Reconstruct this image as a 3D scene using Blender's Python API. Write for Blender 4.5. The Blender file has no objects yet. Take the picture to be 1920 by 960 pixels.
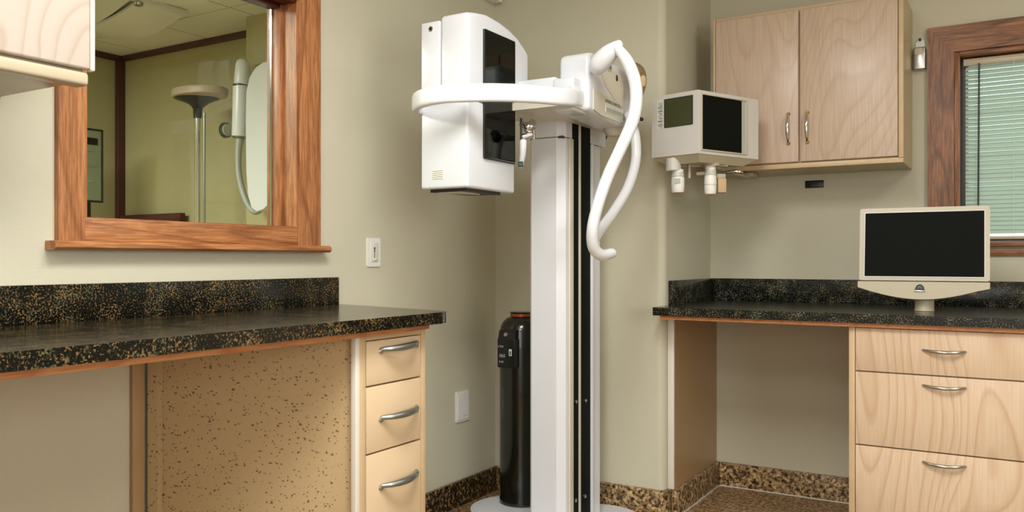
import bpy, bmesh, math, random
from mathutils import Vector, Matrix
random.seed(7)
sc = bpy.context.scene
COL = sc.collection
PI = math.pi

# ------------------------------------------------------------------ camera
YAW = math.radians(31.1)
H = 1.12
cam_d = bpy.data.cameras.new('camera')
cam_d.sensor_width = 36; cam_d.lens = 29.25; cam_d.shift_y = 7/1920
cam_d.clip_start = .02
cam = bpy.data.objects.new('camera', cam_d); COL.objects.link(cam)
cam.location = (0, 0, H); cam.rotation_euler = (PI/2, 0, YAW)
sc.camera = cam
# ------------------------------------------------------------------ world, exposure
w = bpy.data.worlds.new('sky'); sc.world = w; w.use_nodes = True
bg = w.node_tree.nodes['Background']; bg.inputs[0].default_value = (.84, .94, .90, 1); bg.inputs[1].default_value = 1.15
sc.view_settings.view_transform = 'Standard'; sc.view_settings.look = 'None'
sc.view_settings.gamma = 1; sc.view_settings.use_curve_mapping = False
sc.view_settings.exposure = 0.74
# ------------------------------------------------------------------ large lights
def area(name, loc, sx, sy, power, col=(1, .995, .98), rot=(0, 0, 0)):
    l = bpy.data.lights.new(name, 'AREA'); l.shape = 'RECTANGLE'; l.size = sx; l.size_y = sy
    l.energy = power; l.color = col
    o = bpy.data.objects.new(name, l); COL.objects.link(o); o.location = loc; o.rotation_euler = rot
    return o
CEIL = 2.62
area('troffer_lamp', (-.72, 1.15, CEIL-.075), .55, 1.15, 32)
area('troffer_lamp', (.75, 2.45, CEIL-.075), .55, 1.15, 6)
area('troffer_lamp', (-.2, -.95, CEIL-.075), .55, 1.15, 20)
area('side_room_lamp', (-3.9, .9, 2.40), 1.1, .25, 66, (1, .99, .93))
area('fill_light', (1.86, .6, 1.45), 1.3, 1.2, 20, (.97, .98, 1), (0, PI/2, 0))  # fill light added at the right wall to lift the left side
area('fill_light', (.1, -1.955, 1.4), 1.9, 1.2, 6, (.97, .98, 1), (PI/2, 0, 0))  # weaker fill light added at the wall behind the camera

# ------------------------------------------------------------------ helpers
def lin(c):
    c = c/255
    return c/12.92 if c <= .04045 else ((c+.055)/1.055)**2.4
def rgb(r, g, b): return (lin(r), lin(g), lin(b), 1)

class NT:
    def __init__(s, name):
        s.m = bpy.data.materials.new(name); s.m.use_nodes = True
        s.t = s.m.node_tree; s.b = s.t.nodes['Principled BSDF']
        s.tc = None
    def n(s, typ, **kw):
        nd = s.t.nodes.new(typ)
        for k, v in kw.items(): setattr(nd, k, v)
        return nd
    def l(s, a, b): s.t.links.new(a, b)
    def coord(s, scale=(1, 1, 1), rot=(0, 0, 0), loc=(0, 0, 0)):
        if not s.tc: s.tc = s.n('ShaderNodeTexCoord')
        mp = s.n('ShaderNodeMapping'); s.l(s.tc.outputs['Object'], mp.inputs[0])
        mp.inputs['Scale'].default_value = scale; mp.inputs['Rotation'].default_value = rot; mp.inputs['Location'].default_value = loc
        return mp.outputs[0]
    def noise(s, vec, scale, detail=2, rough=.5, dist=0):
        nd = s.n('ShaderNodeTexNoise'); s.l(vec, nd.inputs['Vector'])
        nd.inputs['Scale'].default_value = scale; nd.inputs['Detail'].default_value = detail
        nd.inputs['Roughness'].default_value = rough; nd.inputs['Distortion'].default_value = dist
        return nd.outputs['Fac']
    def vor(s, vec, scale, out='Distance', rnd=1):
        nd = s.n('ShaderNodeTexVoronoi'); s.l(vec, nd.inputs['Vector']); nd.inputs['Scale'].default_value = scale
        nd.inputs['Randomness'].default_value = rnd
        return nd.outputs[out]
    def ramp(s, fac, stops, interp='LINEAR'):
        r = s.n('ShaderNodeValToRGB'); s.l(fac, r.inputs[0]); cr = r.color_ramp; cr.interpolation = interp
        while len(cr.elements) < len(stops): cr.elements.new(.5)
        for e, (p, c) in zip(cr.elements, stops):
            e.position = p; e.color = c if len(c) == 4 else (*c, 1)
        return r.outputs[0]
    def math(s, op, a, b=None):
        m = s.n('ShaderNodeMath', operation=op)
        for i, v in enumerate((a, b)):
            if v is None: continue
            if isinstance(v, (int, float)): m.inputs[i].default_value = v
            else: s.l(v, m.inputs[i])
        return m.outputs[0]
    def mix(s, fac, a, b, mode='MIX'):
        m = s.n('ShaderNodeMix', data_type='RGBA', blend_type=mode)
        for inp, v in ((m.inputs[0], fac), (m.inputs[6], a), (m.inputs[7], b)):
            if isinstance(v, (int, float)): inp.default_value = v
            elif isinstance(v, tuple): inp.default_value = v
            else: s.l(v, inp)
        return m.outputs[2]
    def bump(s, h, strength=.2, dist=.001):
        b = s.n('ShaderNodeBump'); s.l(h, b.inputs['Height']); b.inputs['Strength'].default_value = strength
        b.inputs['Distance'].default_value = dist; s.l(b.outputs[0], s.b.inputs['Normal'])
    def base(s, c):
        if isinstance(c, tuple): s.b.inputs['Base Color'].default_value = c
        else: s.l(c, s.b.inputs['Base Color'])
    def set(s, rough=None, metal=None, spec=None, **kw):
        if rough is not None: s.b.inputs['Roughness'].default_value = rough
        if metal is not None: s.b.inputs['Metallic'].default_value = metal
        if spec is not None: s.b.inputs['Specular IOR Level'].default_value = spec
        for k, v in kw.items(): s.b.inputs[k].default_value = v
        return s

M = {}
def simple(key, col, rough=.5, metal=0, var=.04, scale=8, spec=.5, **kw):
    t = NT(key); v = t.coord()
    n = t.noise(v, scale, 3)
    dark = tuple(c*(1-var*2) for c in col[:3])+(1,)
    t.base(t.ramp(n, [(.3, dark), (.7, col)])); t.set(rough, metal, spec, **kw); M[key] = t.m
    return t
def wall_mat(key, col):
    t = NT(key); v = t.coord()
    n = t.noise(v, 2.2, 3)
    t.base(t.mix(n, tuple(c*.95 for c in col[:3])+(1,), col)); t.set(.62, 0, .35)
    h = t.noise(v, 170, 3, .6); t.bump(h, .6, .0016); M[key] = t.m
wall_mat('wall_paint', rgb(205, 200, 177))
wall_mat('olive_paint', rgb(178, 170, 128))
wall_mat('ceiling_paint', rgb(225, 222, 205))
simple('ceiling_tile_white', rgb(238, 238, 226), .9, var=.03, scale=60)
simple('tile_grid', rgb(120, 116, 92), .8)

def granite(key, darks, fleck, fleck2, scale, th, rough=.12):
    t = NT(key); v = t.coord()
    n = t.noise(v, scale, 3, .7); big = t.noise(v, scale*.09, 2)
    f = t.math('ADD', n, t.math('MULTIPLY', t.math('SUBTRACT', big, .5), .28))
    hue = t.noise(v, scale*.22, 2)
    fl = t.mix(t.ramp(hue, [(.42, (0, 0, 0)), (.58, (1, 1, 1))]), fleck, fleck2)
    msk = t.ramp(f, [(th, (0, 0, 0)), (th+.07, (1, 1, 1))])
    t.base(t.mix(msk, darks, fl)); t.set(rough, 0, .36); M[key] = t.m
granite('granite_gold', (.004, .0045, .0035, 1), rgb(128, 102, 64), rgb(88, 84, 58), 185, .535, .16)
granite('granite_green', (.005, .0055, .005, 1), rgb(104, 110, 94), rgb(128, 118, 88), 200, .545, .2)
t = NT('granite_brown'); v = t.coord()
n = t.noise(v, 62, 5, .75); n2 = t.noise(v, 22, 3, .6)
c = t.ramp(n, [(.40, rgb(26, 22, 14)), (.46, rgb(118, 90, 56)), (.53, rgb(186, 152, 106)), (.62, rgb(226, 200, 156))])
t.base(t.mix(t.ramp(n2, [(.35, (0, 0, 0)), (.62, (1, 1, 1))]), t.mix(.55, c, (.03, .025, .016, 1)), c)); t.set(.35, 0, .4); M['granite_brown'] = t.m
t = NT('granite_dark'); v = t.coord()  # dark granite with gold specks for the left baseboard
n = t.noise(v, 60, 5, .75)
t.base(t.ramp(n, [(.46, rgb(16, 14, 9)), (.53, rgb(66, 52, 30)), (.60, rgb(164, 132, 84))])); t.set(.3, 0, .4); M['granite_dark'] = t.m
t = NT('floor_stone'); v = t.coord()
n = t.noise(v, 55, 5, .75); n2 = t.noise(v, 5, 2)
c = t.ramp(n, [(.40, rgb(60, 46, 30)), (.5, rgb(150, 118, 80)), (.60, rgb(206, 174, 128))])
t.base(t.mix(t.math('MULTIPLY', n2, .3), c, rgb(90, 76, 54))); t.set(.28, 0, .5); M['floor_stone'] = t.m

def wood(key, c1, c2, c3, rings=16, stretch=.28, base_scale=2.6, rough=.4, line=.5, rot=(0, 0, 0), fine=.25, coat=0, blotch=0):
    """rotary cut veneer: contour lines of a noise stretched along Z"""
    def sc3(q): return (q, 1, 1) if rot[1] else ((1, q, 1) if rot[0] else (1, 1, q))     # the grain runs along this axis
    t = NT(key); v = t.coord(sc3(stretch))
    n = t.noise(v, base_scale, 1.5, .4, .25)
    saw = t.math('FRACT', t.math('MULTIPLY', n, rings))
    ln = t.ramp(saw, [(0, (1, 1, 1)), (.12, (.4, .4, .4)), (.35, (.08, .08, .08)), (.85, (0, 0, 0)), (1, (1, 1, 1))])
    v2 = t.coord(sc3(.035))
    g = t.noise(v2, 220, 3, .6)
    base = t.mix(t.noise(v, base_scale*.8, 2), c1, c2)
    if blotch: base = t.mix(t.math('MULTIPLY', t.ramp(t.noise(t.coord(sc3(.22)), 30, 4, .7), [(.45, (0, 0, 0)), (.68, (1, 1, 1))]), blotch), base, c3)
    col = t.mix(t.math('MULTIPLY', ln, line), base, c3)
    col = t.mix(t.math('MULTIPLY', t.ramp(g, [(.4, (1, 1, 1)), (.6, (0, 0, 0))]), fine), col, c3)
    t.base(col); t.set(rough, 0, .45); t.b.inputs['Coat Weight'].default_value = coat; M[key] = t.m
    t.bump(g, .12, .0004)
wood('birch', rgb(214, 188, 158), rgb(224, 200, 172), rgb(186, 146, 108), 26, .26, 2.6, .38, .55, fine=.2)
wood('birch_upper', rgb(200, 177, 155), rgb(209, 188, 168), rgb(172, 140, 114), 34, .3, 2.0, .33, .36, fine=.3)
wood('birch_pale', rgb(190, 176, 162), rgb(196, 184, 172), rgb(164, 144, 122), 16, .7, 3.2, .35, .45, fine=.02)
simple('peach_laminate', rgb(222, 196, 160), .42, var=.03, scale=5)
simple('maple_edge', rgb(206, 178, 138), .4, var=.05, scale=14)
simple('cream_laminate', rgb(188, 175, 148), .3, var=.02)
simple('under_panel', rgb(196, 176, 136), .35, var=.03)
simple('white_edge', rgb(226, 220, 206), .25, var=.01)
wood('orange_wood', rgb(176, 118, 72), rgb(188, 130, 82), rgb(140, 76, 38), 8, .3, 5, .4, .5, rot=(PI/2, 0, 0), fine=.5)
def stained(key, a, b, c, rot, rings=7, coat=0, rough=.45):
    wood(key, a, b, c, rings, .13, 5.0, rough, .6, rot, fine=.55, coat=coat, blotch=.55)
A, B, C3 = rgb(182, 120, 72), rgb(200, 140, 88), rgb(112, 62, 32)
stained('oak_vertical', A, B, C3, (0, 0, 0))
stained('oak_along_y', A, B, C3, (PI/2, 0, 0))
D1, D2, D3 = rgb(160, 104, 62), rgb(178, 122, 78), rgb(66, 38, 20)
stained('walnut_vertical', D1, D2, D3, (0, 0, 0), rough=.4)
stained('walnut_along_x', D1, D2, D3, (0, PI/2, 0), rough=.4)
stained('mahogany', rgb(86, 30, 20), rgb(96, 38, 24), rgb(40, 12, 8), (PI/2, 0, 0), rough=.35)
simple('maroon_trim', rgb(78, 30, 24), .45, var=.12, scale=20)
t = NT('speckled_board'); v = t.coord(rot=(.3, .2, .4))
base = t.mix(t.noise(v, 3, 3), rgb(182, 156, 114), rgb(192, 168, 128))
wv = t.coord((1, 1.0, 1.5), rot=(.5, .3, .2))
wrp = t.noise(v, 30, 2)
add = t.n('ShaderNodeVectorMath', operation='SCALE'); add.inputs['Scale'].default_value = .02
cn = t.n('ShaderNodeTexNoise'); t.l(v, cn.inputs['Vector']); cn.inputs['Scale'].default_value = 90
t.l(cn.outputs['Color'], add.inputs[0])
ad2 = t.n('ShaderNodeVectorMath', operation='ADD'); t.l(wv, ad2.inputs[0]); t.l(add.outputs[0], ad2.inputs[1])
d = t.vor(ad2.outputs[0], 84); rc = t.vor(ad2.outputs[0], 84, 'Color')
sep = t.n('ShaderNodeSeparateColor'); t.l(rc, sep.inputs[0])
near = t.math('LESS_THAN', d, t.math('MULTIPLY', sep.outputs[0], .36)); pick = t.math('GREATER_THAN', sep.outputs[1], .12)
msk = t.math('MULTIPLY', near, pick)
t.base(t.mix(t.math('MULTIPLY', msk, .8), base, rgb(70, 50, 30))); t.set(.5, 0, .3); M['speckled_board'] = t.m
t = NT('bronze_laminate'); v = t.coord()
base = t.mix(t.noise(v, 3, 3), rgb(168, 138, 96), rgb(176, 146, 104))
msk = t.ramp(t.noise(v, 160, 2), [(.72, (0, 0, 0)), (.76, (1, 1, 1))])
t.base(t.mix(t.math('MULTIPLY', msk, .5), base, rgb(210, 190, 150))); t.set(.32, 0, .5); M['bronze_laminate'] = t.m
simple('machine_white', rgb(222, 225, 229), .27, var=.01, scale=3)
simple('machine_cream', rgb(216, 210, 192), .32, var=.02, scale=3)
simple('handle_white', rgb(230, 232, 236), .24, var=.01, scale=3)
simple('seam_dark', rgb(70, 64, 50), .6)
simple('black_plastic', rgb(14, 15, 14), .34, var=.05)
simple('black_groove', (.002, .003, .0025, 1), .5, var=.05, spec=.08)
simple('black_enamel', (.003, .0045, .003, 1), .22, var=.05, **{'Coat Weight': .5})
simple('dark_plastic', rgb(38, 38, 34), .35, var=.05)
simple('lens_grey', rgb(92, 92, 80), .3, var=.1)
simple('copper', rgb(170, 88, 56), .4, .6)
simple('chrome', (.72, .72, .72, 1), .12, 1, var=.02)
simple('nickel', (.5, .48, .44, 1), .28, 1, var=.03)
simple('pewter', (.36, .4, .38, 1), .33, 1, var=.05)
simple('brass', rgb(150, 120, 60), .3, 1)
simple('screen_black', (.005, .006, .005, 1), .55, var=.02, spec=.06)
simple('screen_green', rgb(62, 66, 34), .3, var=.08, scale=3)
simple('monitor_cream', rgb(190, 180, 154), .4, var=.01)
simple('bezel_light', rgb(196, 188, 168), .38, var=.01)
simple('unit_grey', rgb(206, 202, 194), .4, var=.015)
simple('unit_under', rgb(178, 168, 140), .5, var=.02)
simple('plate_white', rgb(234, 233, 226), .35, var=.01)
simple('label_white', rgb(222, 220, 208), .5, var=.01)
simple('label_grey', rgb(176, 182, 168), .5, var=.03)
simple('ink', rgb(48, 50, 46), .6)
simple('pale_ink', rgb(196, 204, 196), .5)
simple('teal_chip', rgb(48, 96, 112), .3)
simple('cap_plastic', rgb(198, 202, 190), .35, var=.03)
simple('tan_plastic', rgb(196, 166, 124), .5, var=.02)
simple('paper_green', rgb(136, 146, 116), .6, var=.05)
simple('lamp_shade', rgb(176, 160, 136), .4, var=.03)
simple('lamp_shell', rgb(228, 228, 216), .4, var=.03)
simple('rubber_grey', rgb(168, 172, 166), .45, var=.02)
simple('grass_green', rgb(96, 120, 70), .9, var=.2)
simple('hedge_green', rgb(150, 168, 128), .9, var=.2, scale=5)
t = NT('blind_slat'); t.base(rgb(200, 212, 200)); t.set(.4, 0, .5)
tr = t.n('ShaderNodeBsdfTranslucent'); tr.inputs[0].default_value = rgb(200, 216, 206)
mx = t.n('ShaderNodeMixShader'); mx.inputs[0].default_value = .30
t.l(t.b.outputs[0], mx.inputs[1]); t.l(tr.outputs[0], mx.inputs[2]); t.l(mx.outputs[0], t.t.nodes['Material Output'].inputs[0]); M['blind_slat'] = t.m
def glass(key, col, rough=0.0, refl=.35):
    t = NT(key)
    a = t.n('ShaderNodeBsdfTransparent'); a.inputs[0].default_value = col
    g = t.n('ShaderNodeBsdfGlossy'); g.inputs['Roughness'].default_value = rough
    fr = t.n('ShaderNodeFresnel'); fr.inputs[0].default_value = 1.35
    f2 = t.math('MINIMUM', t.math('MULTIPLY', fr.outputs[0], refl), .3)
    m = t.n('ShaderNodeMixShader'); t.l(f2, m.inputs[0]); t.l(a.outputs[0], m.inputs[1]); t.l(g.outputs[0], m.inputs[2])
    t.l(m.outputs[0], t.t.nodes['Material Output'].inputs[0]); M[key] = t.m
glass('clear_glass', (.93, .97, .93, 1))
glass('green_glass', (.86, .94, .9, 1))
glass('smoke_glass', (.42, .45, .42, 1), refl=.6)
glass('bag_film', (.72, .64, .52, 1), .2)
glass('cup_film', (.72, .78, .72, 1), .1)
t = NT('lamp_diffuser'); t.base((.9, .9, .88, 1)); t.b.inputs['Emission Color'].default_value = (1, .96, .88, 1); t.b.inputs['Emission Strength'].default_value = .6; M['lamp_diffuser'] = t.m

def wpos(o):
    p = Vector(o.location) if o else Vector((0, 0, 0))
    while o is not None and o.parent is not None:
        o = o.parent; p += Vector(o.location)
    return p
def finish(name, bm, mat, parent=None, smooth=35, xf=None, origin=None):
    if xf is not None: bm.transform(xf)
    o0 = wpos(parent)
    if parent is None and origin is not None: o0 = Vector(origin)
    bmesh.ops.translate(bm, vec=-o0, verts=bm.verts)
    bmesh.ops.recalc_face_normals(bm, faces=bm.faces)
    me = bpy.data.meshes.new(name); bm.to_mesh(me); bm.free()
    me.materials.append(M[mat])
    if smooth:
        for p in me.polygons: p.use_smooth = True
        me.set_sharp_from_angle(angle=math.radians(smooth))
    o = bpy.data.objects.new(name, me); COL.objects.link(o)
    if parent: o.parent = parent
    elif origin is not None: o.location = o0
    return o
def bx(bm, x0, x1, y0, y1, z0, z1, bev=0, seg=2, xf=None):
    r = bmesh.ops.create_cube(bm, size=1)
    m = Matrix.Translation(((x0+x1)/2, (y0+y1)/2, (z0+z1)/2)) @ Matrix.Diagonal((abs(x1-x0), abs(y1-y0), abs(z1-z0), 1))
    bmesh.ops.transform(bm, matrix=m, verts=r['verts'])
    vs = r['verts']
    if bev:
        es = list({e for v in vs for e in v.link_edges})
        rr = bmesh.ops.bevel(bm, geom=es, offset=bev, segments=seg, affect='EDGES', profile=.5)
        vs = [v for v in rr['verts']]
        fs = rr['faces']; vs = list({v for v in vs})
    if xf is not None:
        bmesh.ops.transform(bm, matrix=xf, verts=vs)
    return vs
def box(name, mat, dims, parent=None, bev=0, seg=2, xf=None, origin=None):
    bm = bmesh.new(); bx(bm, *dims, bev=bev, seg=seg); return finish(name, bm, mat, parent, xf=xf, origin=origin)
def prism(bm, pts, a0, a1, axis='z', holes=None):
    """extrude a 2D outline along an axis. axis z: pts=(x,y); axis x: pts=(y,z); axis y: pts=(x,z)"""
    def P(p, a):
        return {'z': (p[0], p[1], a), 'x': (a, p[0], p[1]), 'y': (p[0], a, p[1])}[axis]
    v0 = [bm.verts.new(P(p, a0)) for p in pts]; v1 = [bm.verts.new(P(p, a1)) for p in pts]
    f0 = bm.faces.new(v0); f1 = bm.faces.new(list(reversed(v1)))
    n = len(pts)
    for i in range(n): bm.faces.new((v0[i], v0[(i+1) % n], v1[(i+1) % n], v1[i]))
    return f0, f1
def pris(name, mat, pts, a0, a1, axis='z', parent=None, bev=0, seg=2, xf=None, origin=None, smooth=35):
    bm = bmesh.new(); prism(bm, pts, a0, a1, axis)
    if bev:
        es = [e for e in bm.edges if len(e.link_faces) == 2 and e.calc_face_angle(0) > math.radians(35)]
        bmesh.ops.recalc_face_normals(bm, faces=bm.faces)
        bmesh.ops.bevel(bm, geom=es, offset=bev, segments=seg, affect='EDGES', profile=.5)
    return finish(name, bm, mat, parent, smooth, xf, origin)
def cyl(bm, p0, p1, r0, r1=None, seg=24, cap=True):
    p0, p1 = Vector(p0), Vector(p1); r1 = r0 if r1 is None else r1
    d = p1-p0; q = d.to_track_quat('Z', 'Y').to_matrix().to_4x4()
    bmesh.ops.create_cone(bm, cap_ends=cap, segments=seg, radius1=r0, radius2=r1, depth=d.length,
                          matrix=Matrix.Translation((p0+p1)/2) @ q)
def cylo(name, mat, p0, p1, r0, r1=None, parent=None, seg=24, xf=None):
    bm = bmesh.new(); cyl(bm, p0, p1, r0, r1, seg); return finish(name, bm, mat, parent, xf=xf)
def lathe(bm, prof, c, seg=32, sx=1, sy=1):
    rings = []
    for r, z in prof:
        rings.append([bm.verts.new((c[0]+sx*r*math.cos(2*PI*i/seg), c[1]+sy*r*math.sin(2*PI*i/seg), c[2]+z)) for i in range(seg)])
    for a, b in zip(rings, rings[1:]):
        for i in range(seg): bm.faces.new((a[i], a[(i+1) % seg], b[(i+1) % seg], b[i]))
    bm.faces.new(rings[0]); bm.faces.new(rings[-1])
def lath(name, mat, prof, c, parent=None, seg=32, sx=1, sy=1, xf=None, smooth=40):
    bm = bmesh.new(); lathe(bm, prof, c, seg, sx, sy); return finish(name, bm, mat, parent, smooth, xf)
def crom(pts, n=8):
    P = [Vector(p) for p in pts]; P = [P[0]*2-P[1]]+P+[P[-1]*2-P[-2]]; out = []
    for i in range(1, len(P)-2):
        for k in range(n):
            t = k/n; a, b, c, d = P[i-1], P[i], P[i+1], P[i+2]
            out.append(.5*((2*b)+(c-a)*t+(2*a-5*b+4*c-d)*t*t+(3*b-a-3*c+d)*t**3))
    out.append(P[-2]); return out
def tube(bm, pts, r, n=8, seg=16, sm=True, flat=None, round_ends=True):
    """sweep; r may be a list per control point. flat=(w,h) gives rounded rectangle section with h vertical"""
    rp = r if isinstance(r, (list, tuple)) else [r]*len(pts)
    C = crom([Vector(p) for p in pts], n) if sm else [Vector(p) for p in pts]
    R = [v.x for v in crom([(q, 0, 0) for q in rp], n)] if sm else list(rp)
    if round_ends and not flat:
        t0 = (C[0]-C[1]).normalized(); t1 = (C[-1]-C[-2]).normalized()
        for s in (.5, .87): 
            C = [C[0]+t0*R[1]*.0]+C if False else C
    rings = []; nrm = None
    for i, p in enumerate(C):
        t = (C[min(i+1, len(C)-1)]-C[max(i-1, 0)]).normalized()
        if flat:
            up = Vector((0, 0, 1)); side = t.cross(up).normalized(); ring = []
            for k in range(seg):
                a = 2*PI*k/seg; ca, sa = math.cos(a), math.sin(a); e = .5
                ring.append(bm.verts.new(p+side*(flat[0]*math.copysign(abs(ca)**e, ca))+up*(flat[1]*math.copysign(abs(sa)**e, sa))))
        else:
            if nrm is None: nrm = t.orthogonal().normalized()
            nrm = (nrm-t*nrm.dot(t)).normalized(); b = t.cross(nrm)
            ring = [bm.verts.new(p+(nrm*math.cos(2*PI*k/seg)+b*math.sin(2*PI*k/seg))*R[i]) for k in range(seg)]
        rings.append(ring)
    for a, b in zip(rings, rings[1:]):
        for k in range(seg): bm.faces.new((a[k], a[(k+1) % seg], b[(k+1) % seg], b[k]))
    def capend(ring, sgn):
        c = sum((v.co for v in ring), Vector())/len(ring)
        idx = 0 if ring is rings[0] else -1
        t = (C[0]-C[1]).normalized() if idx == 0 else (C[-1]-C[-2]).normalized()
        rr = (ring[0].co-c).length; prev = ring
        if round_ends and not flat:
            for ang in (30, 60):
                a = math.radians(ang)
                nr = [bm.verts.new(c+(v.co-c)*math.cos(a)+t*rr*math.sin(a)*.8) for v in ring]
                for k in range(seg): bm.faces.new((prev[k], prev[(k+1) % seg], nr[(k+1) % seg], nr[k]))
                prev = nr
        bm.faces.new(prev)
    capend(rings[0], -1); capend(rings[-1], 1)
def tub(name, mat, pts, r, parent=None, xf=None, **kw):
    bm = bmesh.new(); tube(bm, pts, r, **kw); return finish(name, bm, mat, parent, 60, xf)
def rrect(x0, x1, y0, y1, r, n=5):
    out = []
    for cx, cy, a0 in ((x1-r, y1-r, 0), (x0+r, y1-r, 90), (x0+r, y0+r, 180), (x1-r, y0+r, 270)):
        for k in range(n+1):
            a = math.radians(a0+90*k/n); out.append((cx+r*math.cos(a), cy+r*math.sin(a)))
    return out
def thing(name, loc, label, cat, group=None):
    o = bpy.data.objects.new(name, None); COL.objects.link(o); o.location = loc
    o.empty_display_size = .1; o['label'] = label; o['category'] = cat
    if group: o['group'] = group
    return o
def tag(o, label, cat, group=None):
    o['label'] = label; o['category'] = cat
    if group: o['group'] = group
    return o
def struct(o): o['kind'] = 'structure'; return o
def srooot(name, loc=(0, 0, 0)):
    o = bpy.data.objects.new(name, None); COL.objects.link(o); o.location = loc; o['kind'] = 'structure'; return o
def text(name, s, size, mat, mw, parent, ext=.0006):
    """flat lettering; mw maps local text plane (x right, y up) to world"""
    cu = bpy.data.curves.new(name, 'FONT'); cu.body = s; cu.size = size; cu.extrude = ext; cu.align_x = 'CENTER'; cu.align_y = 'CENTER'
    tmp = bpy.data.objects.new('tmp', cu); COL.objects.link(tmp)
    dg = bpy.context.evaluated_depsgraph_get(); me = bpy.data.meshes.new_from_object(tmp.evaluated_get(dg))
    bpy.data.objects.remove(tmp)
    bm = bmesh.new(); bm.from_mesh(me); bpy.data.meshes.remove(me)
    return finish(name, bm, mat, parent, None, mw)
def frame_m(o, x, y):
    x, y = Vector(x).normalized(), Vector(y).normalized(); z = x.cross(y)
    m = Matrix((x, y, z)).transposed().to_4x4(); m.translation = Vector(o); return m
F = Vector((-math.sin(YAW), math.cos(YAW), 0)); R = Vector((math.cos(YAW), math.sin(YAW), 0))
def P(px, py, d):
    """point of the place seen at reference pixel (px,py) at depth d (metres)"""
    return F*d+R*((px-960)/1560*d)+Vector((0, 0, H-(py-487)/1560*d))

# ================================================================== SETTING
XL, YB, XC, YA = -2.17, 3.44, -1.303, 4.09      # left wall, back wall, chase corner, alcove wall
XR, YF = 1.9, -2.0
WT = .13
# --- left wall with the interior window opening
wy0, wy1, wz0, wz1 = 1.33, 2.115, 1.232, 2.03
bm = bmesh.new()
bx(bm, XL-WT, XL, YF, wy0, 0, CEIL); bx(bm, XL-WT, XL, wy1, YB+.3, 0, CEIL)
bx(bm, XL-WT, XL, wy0, wy1, 0, wz0); bx(bm, XL-WT, XL, wy0, wy1, wz1, CEIL)
struct(finish('wall_left', bm, 'wall_paint'))
# --- back wall: chase with a bullnose corner
r = .034
pts = [(XL, YB)]+[(XC-r+r*math.sin(math.radians(a)), YB+r-r*math.cos(math.radians(a))) for a in range(0, 91, 9)]+[(XC, YA+.15), (XL, YA+.15)]
struct(pris('wall_back', 'wall_paint', pts, 0, CEIL))
# --- alcove wall with window opening
ax0, ax1, az0, az1 = -.222, .80, 1.195, 2.02
bm = bmesh.new()
bx(bm, XC, ax0, YA, YA+.15, 0, CEIL); bx(bm, ax1, XR, YA, YA+.15, 0, CEIL)
bx(bm, ax0, ax1, YA, YA+.15, 0, az0); bx(bm, ax0, ax1, YA, YA+.15, az1, CEIL)
struct(finish('wall_alcove', bm, 'wall_paint'))
struct(box('wall_right', 'wall_paint', (XR, XR+.12, YF-.1, YA+.15, 0, CEIL)))
area_wall = struct(box('wall_front', 'wall_paint', (XL-WT, XR+.12, YF-.12, YF, 0, CEIL)))
struct(box('floor', 'floor_stone', (XL-WT, XR+.12, YF-.12, YA+.15, -.08, 0)))
struct(box('ceiling', 'ceiling_paint', (XL-WT, XR+.12, YF-.12, YA+.15, CEIL, CEIL+.1)))
for nm, dm, pn in (('fill_window_front', (-.9, 1.1, YF, YF+.02, .75, 2.05), (-.85, 1.05, YF+.02, YF+.025, .8, 2.0)),  # unseen window panels with glowing panes, added to go with the fill lights
                   ('fill_window_right', (XR-.02, XR, -.1, 1.3, .8, 2.1), (XR-.025, XR-.02, -.05, 1.25, .85, 2.05))):
    wr = struct(box(nm, 'oak_along_y', dm, bev=.003)); box('pane', 'lamp_diffuser', pn, wr)
# --- granite baseboards
bh, bt = .115, .018
struct(box('baseboard_left', 'granite_dark', (XL, XL+bt, 2.1, YB, 0, bh), bev=.003))
pts = [(XL+bt, YB), (XL+bt, YB-bt)]
rr_ = r+bt
pts += [(XC-r+rr_*math.sin(math.radians(a)), YB+r-rr_*math.cos(math.radians(a))) for a in range(0, 91, 9)]
pts += [(XC+bt, YB+r+.01), (XC, YB+r+.01)]
pts += [(XC-r+r*math.sin(math.radians(a)), YB+r-r*math.cos(math.radians(a))) for a in range(90, -1, -9)]
struct(pris('baseboard_back', 'granite_brown', pts, 0, bh))
PX = -1.272        # inner face of the knee space side panel
struct(box('baseboard_return', 'granite_brown', (PX, PX+.02, YB+.02, YA, 0, bh), bev=.003))
struct(box('baseboard_alcove', 'granite_brown', (PX+.02, -.55, YA-.02, YA, 0, bh), bev=.003))
struct(box('trim_1', 'white_edge', (PX+.02, PX+.024, YB+.02, YA-.02, 0, .004)))
struct(box('trim_2', 'white_edge', (PX+.02, -.55, YA-.024, YA-.02, 0, .004)))
# --- interior window in the left wall
win = srooot('window_1', (XL, 1.74, 1.2))
cy0, cy1, ctop, sz = 1.257, 2.223, 2.13, 1.17
ct = .02
pris('casing', 'oak_vertical', [(cy0, sz), (wy0, sz), (wy0, wz1), (cy0, ctop)], XL, XL+ct, 'x', win, bev=.003)
pris('casing', 'oak_vertical', [(wy1, sz), (cy1, sz), (cy1, ctop), (wy1, wz1)], XL, XL+ct, 'x', win, bev=.003)
pris('casing', 'oak_along_y', [(cy0, ctop), (wy0, wz1), (wy1, wz1), (cy1, ctop)], XL, XL+ct, 'x', win, bev=.003)
box('casing', 'oak_along_y', (XL, XL+ct-.003, wy0, wy1, sz, wz0+.002), win, bev=.003)
pris('sill', 'oak_along_y', [(XL, sz-.024), (XL+.042, sz-.024), (XL+.05, sz-.017), (XL+.05, sz-.008), (XL+.042, sz), (XL, sz)], cy0-.025, cy1+.025, 'y', win, bev=.004)
XG = XL-.092
box('jamb', 'oak_vertical', (XL-WT, XL+ct-.004, wy1-.008, wy1+.001, wz0, wz1), win)
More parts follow.
